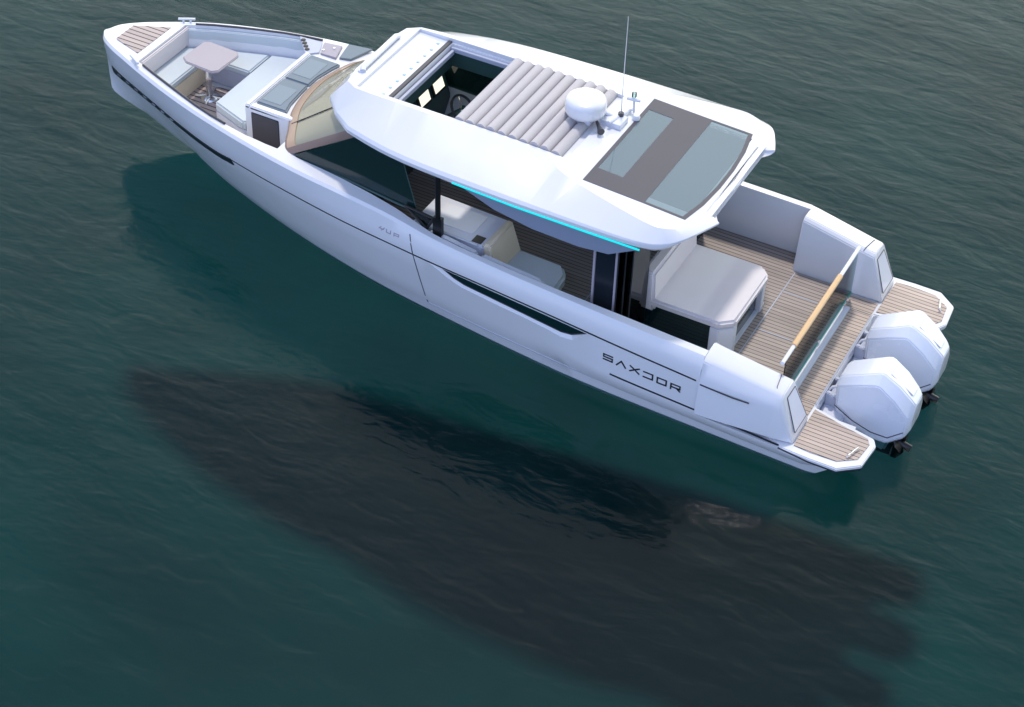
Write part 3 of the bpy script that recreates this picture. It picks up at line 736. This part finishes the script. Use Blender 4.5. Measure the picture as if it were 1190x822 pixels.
tube('glass_joint', [ruled(9, .03) + Vector((0, 0, .012)), ruled(9, .95) + Vector((0, 0, .012))], .007, M['dark'], ws, 6)
tube('base_seal', [tuple(Vector(p) + Vector((.01, 0, -.005))) for p in Bc], .018, M['brown'], ws, 6)
# side windows
for s_ in (1, -1):
    oy = 0 if s_ > 0 else -.08
    v = [(7.90, s_ * 1.13 + oy, 1.57), (7.1, s_ * 1.17 + oy, 1.545), (6.28, s_ * 1.22 + oy, 1.49), (6.05, s_ * 1.24 + oy, 1.50), (6.32, s_ * 1.17 + oy, 2.245), (6.85, s_ * 1.12 + oy, 2.245)]
    g = mesh('side_window', v, [[0, 1, 2, 3, 4, 5]], M['glass'], Y, solid=.01)
    tube('window_rail', [tuple(Vector(p) + Vector((0, s_ * .012, -.012))) for p in v[:4]], .016, M['green'], g, 6)
    tube('window_rail', [v[3], v[4]], .008, M['green'], g, 6)
    tri = [(6.2, s_ * 1.27 + oy, 1.53), (5.84, s_ * 1.36 + oy * .5, 1.37), (5.74, s_ * 1.36 + oy * .5, 1.56)]
    q = mesh('quarter_window', tri, [[0, 1, 2]], M['clear'], Y, solid=.01)
    mesh('quarter_frame', *join_geo([g_tube([tri[i], tri[(i + 1) % 3]], .018, 8) for i in range(3)] + [g_box(5.62, 5.74, s_ * 1.36 - .03, s_ * 1.36 + .03, 1.28, 1.6)]), M['black'], q)

# ------------------------------------------------------------ interior
dash = mesh('dashboard', [(6.96, -1.2, 1.46), (7.1, -1.2, 1.92), (7.9, -1.2, 1.66), (7.84, -1.2, .51), (7.2, -1.15, .51),
                          (6.96, 1.05, 1.46), (7.1, 1.05, 1.78), (7.9, 1.05, 1.66), (7.84, 1.0, .51), (7.2, 1.0, .51)],
            [[0, 1, 2, 3, 4], [9, 8, 7, 6, 5], [0, 5, 6, 1], [1, 6, 7, 2], [2, 7, 8, 3], [3, 8, 9, 4], [4, 9, 5, 0]], M['green'], Y, bevel=.02)
dt = [(7.12, -1.12), (7.92, -1.1), (8.22, -.9), (8.34, -.6), (8.38, -.25), (8.36, .08), (8.28, .4), (8.12, .7), (7.95, .98), (7.12, 1.0)]
mesh('dashboard_top', [(x, y, 1.665 if x > 7.5 else 1.80) for x, y in dt] + [(x, y, 1.69 if x > 7.5 else 1.94) for x, y in dt], g_prism(dt, 0, 1)[1], M['cream'], dash, bevel=.006)
def dash_panel(name, y0, y1, z0, z1, mt, par, off=.01):
    # dash face slopes from (6.96,1.46) to (7.10,1.85)
    d = Vector((.14, 0, .42)).normalized(); nn = Vector((-d.z, 0, d.x))
    P = lambda y, z: Vector((6.96 + (z - 1.46) / .42 * .14, y, z))
    a = [P(y0, z0), P(y1, z0), P(y1, z1), P(y0, z1)]
    return mesh(name, [tuple(p + nn * (off - .03)) for p in a] + [tuple(p + nn * off) for p in a], g_box(0, 1, 0, 1, 0, 1)[1], mt, par, bevel=.002)
for y0 in (-1.12, -.76):
    sc = dash_panel('display_screen', y0, y0 + .30, 1.60, 1.86, M['black'], dash, .012)
    dash_panel('lit_display', y0 + .02, y0 + .25, 1.63, 1.78, M['screen'], sc, .018)
    dash_panel('lit_band', y0 + .02, y0 + .25, 1.785, 1.82, M['screeny'], sc, .018)
    dash_panel('status_bar', y0 + .05, y0 + .26, 1.835, 1.85, M['cyan'], sc, .018)
sc = dash_panel('switch_panel', -.42, -.14, 1.60, 1.86, M['black'], dash, .012)
for k in range(4):
    dash_panel('switch', -.40 + k * .065, -.365 + k * .065, 1.66 + .03 * (k % 2), 1.71 + .03 * (k % 2), M['steel'] if k % 2 else M['beige'], sc, .022)
cw = Vector((6.60, -.86, 1.55)); ax = Vector((-.75, 0, .66)).normalized(); u = Vector((0, 1, 0)); v_ = ax.cross(u)
ringp = [cw + .19 * (math.cos(2 * math.pi * k / 28) * u + math.sin(2 * math.pi * k / 28) * v_) for k in range(29)]
wheel = mesh('steering_wheel', *g_tube(ringp, .018, 8), M['char'], Y, smooth=60)
mesh('wheel_spoke', *join_geo([g_tube([cw, cw + .18 * (math.cos(a) * u + math.sin(a) * v_)], .012, 6) for a in (0, 2.1, 4.2)] + [g_tube([cw + ax * .02, cw - ax * .35], .03, 8)]), M['steel'], wheel)
mesh('wheel_hub', *g_tube([cw - ax * .01, cw + ax * .03], .045, 14), M['steel'], wheel)
for y in (-1.02, -.5):
    st_ = mesh('helm_seat', *g_box(5.75, 6.2, y - .21, y + .21, .95, 1.12), M['green'], Y, bevel=.04, seg=3)
    mesh('seat_back', [(5.66, y - .21, 1.1), (5.78, y - .21, 1.1), (5.78, y + .21, 1.1), (5.66, y + .21, 1.1), (5.56, y - .19, 1.65), (5.64, y - .19, 1.65), (5.64, y + .19, 1.65), (5.56, y + .19, 1.65)], g_box(0, 1, 0, 1, 0, 1)[1], M['green'], st_, bevel=.03, seg=3)
    mesh('seat_pedestal', *g_tube([(5.97, y, .51), (5.97, y, .97)], .06, 12), M['char'], st_)
# port wet bar with aft facing seat
bar = mesh('galley_unit', *g_prism([(5.10, .62), (6.12, .58), (6.12, 1.22), (5.12, 1.26)], .51, 1.30), M['gel2'], Y, bevel=.02)
box('worktop_hatch', 5.35, 5.95, .70, 1.10, 1.300, 1.306, M['gel'], bar, .002)
box('cup_tray', 5.17, 5.30, 1.08, 1.22, 1.295, 1.306, M['black'], bar, .002)
mesh('unit_rail', *g_tube([(5.95, 1.235, 1.30), (5.2, 1.255, 1.30)], .014, 8), M['gel'], bar)
seat = mesh('companion_seat', *g_prism([(4.96, .64), (4.32, .66), (4.20, .82), (4.18, 1.12), (4.32, 1.28), (4.96, 1.28)], .78, .95), M['vinyl'], Y, bevel=.04, seg=3)
mesh('seat_base', *g_prism([(4.96, .68), (4.4, .70), (4.3, .84), (4.3, 1.1), (4.4, 1.24), (4.96, 1.24)], .51, .79), M['clear'], seat, bevel=.01)
mesh('seat_back', [(4.90, .64, .92), (5.09, .62, .92), (5.11, 1.27, .92), (4.92, 1.27, .92), (5.02, .66, 1.34), (5.12, .64, 1.34), (5.14, 1.25, 1.34), (5.04, 1.25, 1.34)], g_box(0, 1, 0, 1, 0, 1)[1], M['beige'], seat, bevel=.03, seg=3)
for (x0, x1) in ((5.12, 5.80), (4.14, 5.06)):
    vs = [(x0, itp(XS, T_yi, x0) - .13, 1.0), (x1, itp(XS, T_yi, x1) - .13, 1.0), (x1, itp(XS, T_yi, x1) - .01, 1.0), (x0, itp(XS, T_yi, x0) - .01, 1.0)]
    zt_ = lambda x: itp(XS, T_zt, x) - .035
    vs += [(a[0] + (.12 if k == 0 and x0 < 5 else 0), a[1], zt_(a[0])) for k, a in enumerate(vs)]
    mesh('side_bolster', vs, g_box(0, 1, 0, 1, 0, 1)[1], M['gel2'], Y, bevel=.03, seg=3)
# starboard lounge / galley seen dimly through the cabin
gl_ = box('starboard_galley', 3.9, 5.2, -1.38, -.86, .51, 1.22, M['gel2'], Y, .02)
box('worktop', 3.92, 5.18, -1.36, -.88, 1.22, 1.235, M['char'], gl_, .004)
for x in (4.3, 4.75): box('drawer_front', x - .2, x + .2, -.862, -.852, .6, 1.12, M['mauve'], gl_, .003)

# ------------------------------------------------------------ bow lounge
def on_side(x, s_, d=0.0): return inner(x, s_, d)
bow_floor = sheet('bow_teak_floor', [(8.14, .62), *[inner(x, 1, .215) for x in (8.3, 8.7, 9.1, 9.5, 9.9, 10.3)], (10.35, -.3), (9.5, -.5), (8.99, .3), (8.97, .62)], .984, M['teakb'], Y)
fx = [10.73, 10.55, 10.35]
front = [inner(x, 1, .006) for x in fx[::-1]] + [inner(x, -1, .006) for x in fx]
front = [(10.33, front[0][1])] + front + [(10.33, front[-1][1])]
front = [inner(10.33, 1, .006), inner(10.5, 1, .006), inner(10.735, 1, .006), inner(10.735, -1, .006), inner(10.5, -1, .006), inner(10.33, -1, .006)]
bs = prism('bow_bench', [(x, y if abs(y - shift(x)) < itp(XS, T_yi, x) - .03 else shift(x) + math.copysign(bow_w(x, 1.3) - .008, y)) for x, y in front], 1.26, 1.36, M['vinyl'], Y, .02, 3)
def seat_in(poly, z): return [(x, y if abs(y - shift(x)) < itp(XS, T_yi, x) - .03 else shift(x) + math.copysign(bow_w(x, z) - .01, y)) for x, y in poly]
def bench_base(poly, z1, mt, par): prism('bench_base', seat_in(poly, .99), .99, z1, mt, par, .004, 2, top=seat_in(poly, z1))
bench_base(front, 1.262, M['beige'], bs)  # warm sun on this aft face is put into the beige
sb = [(10.32, -.42), inner(10.32, -1, .006), inner(10.1, -1, .006), inner(9.8, -1, .006), inner(9.62, -1, .006), (9.62, -.42)]
s2 = prism('starboard_bench', [(x, y if abs(y - shift(x)) < itp(XS, T_yi, x) - .03 else shift(x) + math.copysign(bow_w(x, 1.3) - .008, y)) for x, y in sb], 1.26, 1.36, M['vinyl'], Y, .02, 3)
bench_base([(x - .0, min(y, -.435)) for x, y in sb], 1.262, M['lilac'], s2)  # darker grey paints the shade on the inboard face
af = [(9.605, -.42), (9.605, -.45), inner(9.605, -1, .006), inner(9.3, -1, .006), inner(8.98, -1, .006), (8.98, .56), (9.05, .62), (9.58, .40)]
af = [inner(9.605, -1, .006), inner(9.3, -1, .006), inner(8.98, -1, .006), (8.98, .56), (9.03, .60), (9.605, .40)]
s3 = prism('aft_bench', [(x, y if abs(y - shift(x)) < itp(XS, T_yi, x) - .03 else shift(x) + math.copysign(bow_w(x, 1.3) - .008, y)) for x, y in af], 1.22, 1.36, M['vinyl'], Y, .025, 3)
bench_base([(x - .012 if x > 9.3 else x, y) for x, y in af], 1.222, M['gel2'], s3)
# bench backrests along the coaming
for s_ in (-1,):
    pts = [10.7, 10.4, 10.1, 9.8, 9.5, 9.2, 9.0]
    vs = []
    for x in pts:
        a = inner(x, s_, .006); b = inner(x, s_, .055); vs += [(*a, 1.35), (*b, 1.35), (b[0], b[1] * 1.0 + .0, 1.60), (*inner(x, s_, .006), 1.61)]
    fs = []
    for i in range(len(pts) - 1):
        for k in range(4): fs.append([i * 4 + k, i * 4 + (k + 1) % 4, i * 4 + 4 + (k + 1) % 4, i * 4 + 4 + k])
    fs += [[0, 1, 2, 3], [len(vs) - 1 - k for k in range(4)]]
    mesh('bench_backrest', vs, fs, M['vinyl'], s2, bevel=.01)
box('bench_backrest', 10.685, 10.735, -.62, .46, 1.362, 1.63, M['pinkv'], bs, .015)
# trunk front rim and cushions
rim = prism('trunk_coaming', [(8.90, -.84), (8.975, -.84), (8.975, .60), (8.90, .60)], 1.60, 1.665, M['gel'], Y, .015)
prism('trunk_coaming', [(8.40, .50), (8.90, .50), (8.90, .60), (8.12, .60), (8.2, .55)], 1.60, 1.655, M['gel'], Y, .012)
def cush(name, poly, z0=1.605, z1=1.66): return prism(name, poly, z0, z1, M['cushion'], Y, .02, 3)
c1 = cush('foredeck_cushion', [(8.885, -.168), (8.885, .48), (8.42, .48), (8.47, .3), (8.50, .0), (8.51, -.168)])
c2 = cush('foredeck_cushion', [(8.885, -.82), (8.885, -.175), (8.51, -.175), (8.51, -.4), (8.46, -.68), (8.42, -.82)])
for nm, (y0, y1) in (('c', (.0, .40)), ('c', (-.72, -.30))):
    box('cushion_inset', 8.56, 8.84, y0, y1, 1.659, 1.664, mat('grey_inset', (0.22, 0.275, 0.315), .7, var=.05) if nm == 'c' else M['cushion'], c1 if y0 == 0 else c2, .002)
# companionway door on port face of the trunk
dr = box('companionway_door', 8.46, 8.88, .598, .612, 1.08, 1.57, M['char'], Y, .01)
# starboard counter: cup plate, mauve lid, grey hatch
def counter(name, poly, mt, z=1.632): return prism(name, [(x, y) for x, y in poly], z - .03, z, mt, Y, .005)
cup = counter('cupholder_plate', [(9.27, -1.13), (8.92, -1.16), (8.82, -.92), (8.92, -.82), (9.0, -.86)][:4] + [(8.98, -.82)], M['lilac'], 1.652)
for k in range(4):
    t = k / 3; cx, cy = 9.17 - .17 * t, -1.07 + .17 * t
    mesh('cup_holder', *g_lathe(cx, cy, [(.034, 1.645), (.034, 1.658), (.024, 1.660)], 16), M['black'], cup)
lid = counter('locker_lid', [(8.90, -1.17), (8.64, -1.21), (8.56, -.92), (8.80, -.91)], M['mauve'], 1.653)
for p in ((8.80, -.99), (8.70, -1.10)): mesh('lid_latch', *g_lathe(*p, [(.02, 1.652), (.018, 1.664)], 12), M['steel'], lid)
counter('deck_hatch', [(8.60, -1.30), (8.26, -1.36), (8.38, -1.0), (8.53, -.95)], M['cushion'], 1.648)

# bow table
tb = [(10.36, .02), (10.34, -.43), (10.25, -.47), (9.80, -.45), (9.74, -.37), (9.76, .06), (9.83, .13), (10.26, .10)]
table = prism('bow_table', tb, 1.56, 1.60, M['table'], Y, .012, 3)
mesh('table_pedestal', *g_lathe(10.06, -.10, [(.13, .99), (.12, 1.01), (.05, 1.03), (.04, 1.25), (.06, 1.30), (.05, 1.34), (.04, 1.54), (.14, 1.56)], 24), M['steel'], table, smooth=50)
mesh('pedestal_foot', *join_geo([g_tube([(10.06, -.10, 1.02), (10.06 + .2 * math.cos(a), -.10 + .2 * math.sin(a), 1.0)], .02, 8) for a in (.3, 1.87, 3.4, 5.0)]), M['steel'], table)

# bow locker teak, rails, cleats
def shr(x, f=.86): return itp(XS, T_yi, x) * f
bx_ = [10.86, 11.0, 11.15, 11.25, 11.32]
ztk = lambda: 1.652
lk = [(x, shift(x) + shr(x) * .92) for x in bx_] + [(x, shift(x) - shr(x) * .92) for x in bx_[::-1]]
sheet('bow_teak_locker', lk, 1.652, M['teakb'], Y, .007)
for s_ in (1, -1):
    tube('coaming_rail', [(x, shift(x) + s_ * (itp(XS, T_yi, x) + .004), itp(XS, T_zt, x) + .012) for x in (10.62, 10.4, 10.1, 9.8, 9.5, 9.2, 8.95)], .016, M['char'], Y, 8)
    cl = mesh('bow_cleat', *join_geo([g_tube([(10.86, s_ * .53 - .06, 1.70), (10.66, s_ * .64 - .06, 1.70)], .018, 8), g_tube([(10.80, s_ * .56 - .06, 1.64), (10.80, s_ * .56 - .06, 1.70)], .014, 8), g_tube([(10.72, s_ * .61 - .06, 1.64), (10.72, s_ * .61 - .06, 1.70)], .014, 8)]), M['gel2'], Y)

# ------------------------------------------------------------ outboard engines
def make_engine(yc):
    secs = [(.72, .22, .60, .70, .17, .20, .12), (.68, .17, .64, .745, .22, .24, .155), (.45, .10, .78, .87, .27, .275, .165), (.25, .02, .87, .985, .275, .285, .165), (.20, .0, .87, .99, .275, .285, .165),
            (.0, .02, .72, .87, .27, .275, .15), (-.17, .16, .52, .71, .24, .25, .13), (-.22, .28, .48, .64, .18, .19, .11)]
    rows = []
    for x, zb, zs, zt, wb, ws_, wt in secs:
        h = [(wb * .75, zb), (wb, zb + .07), (ws_, zs), (wt, zt)]
        rows.append([(x, yc + y, z) for y, z in h] + [(x, yc - y, z) for y, z in h[::-1]])
    n = 8; vs = [p for r in rows for p in r]; fs = []
    for i in range(len(rows) - 1):
        for k in range(n): fs.append([i * n + k, i * n + (k + 1) % n, (i + 1) * n + (k + 1) % n, (i + 1) * n + k])
    fs += [list(range(n)), [(len(rows) - 1) * n + k for k in range(n)][::-1]]
    e = mesh('outboard_engine', vs, fs, M['cowl'], Y, bevel=.014, seg=3, limit=14, smooth=30)
    # top insert, seam
    mesh('cowl_insert', [(.14, yc - .10, .953), (.14, yc + .10, .953), (-.155, yc + .08, .738), (-.155, yc - .08, .738), (.14, yc - .10, .965), (.14, yc + .10, .965), (-.155, yc + .08, .75), (-.155, yc - .08, .75)], g_box(0, 1, 0, 1, 0, 1)[1], M['gel'], e, bevel=.004)
    mesh('cowl_seam', *g_tube([(.70, yc + .235, .34), (.45, yc + .277, .24), (.2, yc + .282, .17), (.0, yc + .278, .17), (-.16, yc + .245, .30)], .006, 6), M['char'], e)
    mesh('lower_cowl', [(.60, yc - .20, .02), (.60, yc + .20, .02), (.04, yc + .16, -.18), (.04, yc - .16, -.18), (.62, yc - .23, .26), (.62, yc + .23, .26), (-.04, yc + .22, .14), (-.04, yc - .22, .14)], g_box(0, 1, 0, 1, 0, 1)[1], M['cowl'], e, bevel=.03, seg=3)
    mesh('gear_leg', *g_prism([(.42, yc - .05), (.42, yc + .05), (.0, yc + .05), (-.1, yc), (.0, yc - .05)], -.30, .0), M['char'], e, bevel=.01)
    mesh('mounting_bracket', *join_geo([g_box(.60, .84, yc - .17, yc - .11, .10, .42), g_box(.60, .84, yc + .11, yc + .17, .10, .42), g_box(.66, .80, yc - .10, yc + .10, .16, .36), g_tube([(.76, yc - .2, .40), (.76, yc + .2, .40)], .035, 10)]), M['lilac'], e, bevel=.012)
    mesh('rigging_hose', *g_tube([(.80, yc + .06, .18), (.88, yc + .1, .30), (.80, yc + .04, .42), (.70, yc, .45)], .022, 8), M['gel2'], e)
    # propeller tilted near the surface, blades black
    hub = Vector((-.12, yc + .10, .0)); parts = [g_tube([hub + Vector((.14, 0, .03)), hub + Vector((-.14, 0, -.03))], [.06, .045], 12)]
    for k in range(4):
        a = k * math.pi / 2 + .5; d = Vector((0, math.cos(a), math.sin(a))); t = Vector((0, -math.sin(a), math.cos(a)))
        p = [hub + d * .04 + t * .03 + Vector((.06, 0, 0)), hub + d * .17 + t * .09 + Vector((.05, 0, 0)), hub + d * .20 - t * .02, hub + d * .12 - t * .09 - Vector((.06, 0, 0)), hub + d * .04 - t * .03 - Vector((.06, 0, 0))]
        q = [w + Vector((.012, 0, 0)) for w in p]
        parts.append(([tuple(w) for w in p + q], [[0, 1, 2, 3, 4], [9, 8, 7, 6, 5]] + [[i, (i + 1) % 5, (i + 1) % 5 + 5, i + 5] for i in range(5)]))
    mesh('propeller', *join_geo(parts), M['black'], e)
    return e
make_engine(.47); make_engine(-.50)
for o in Y.children:
    pass
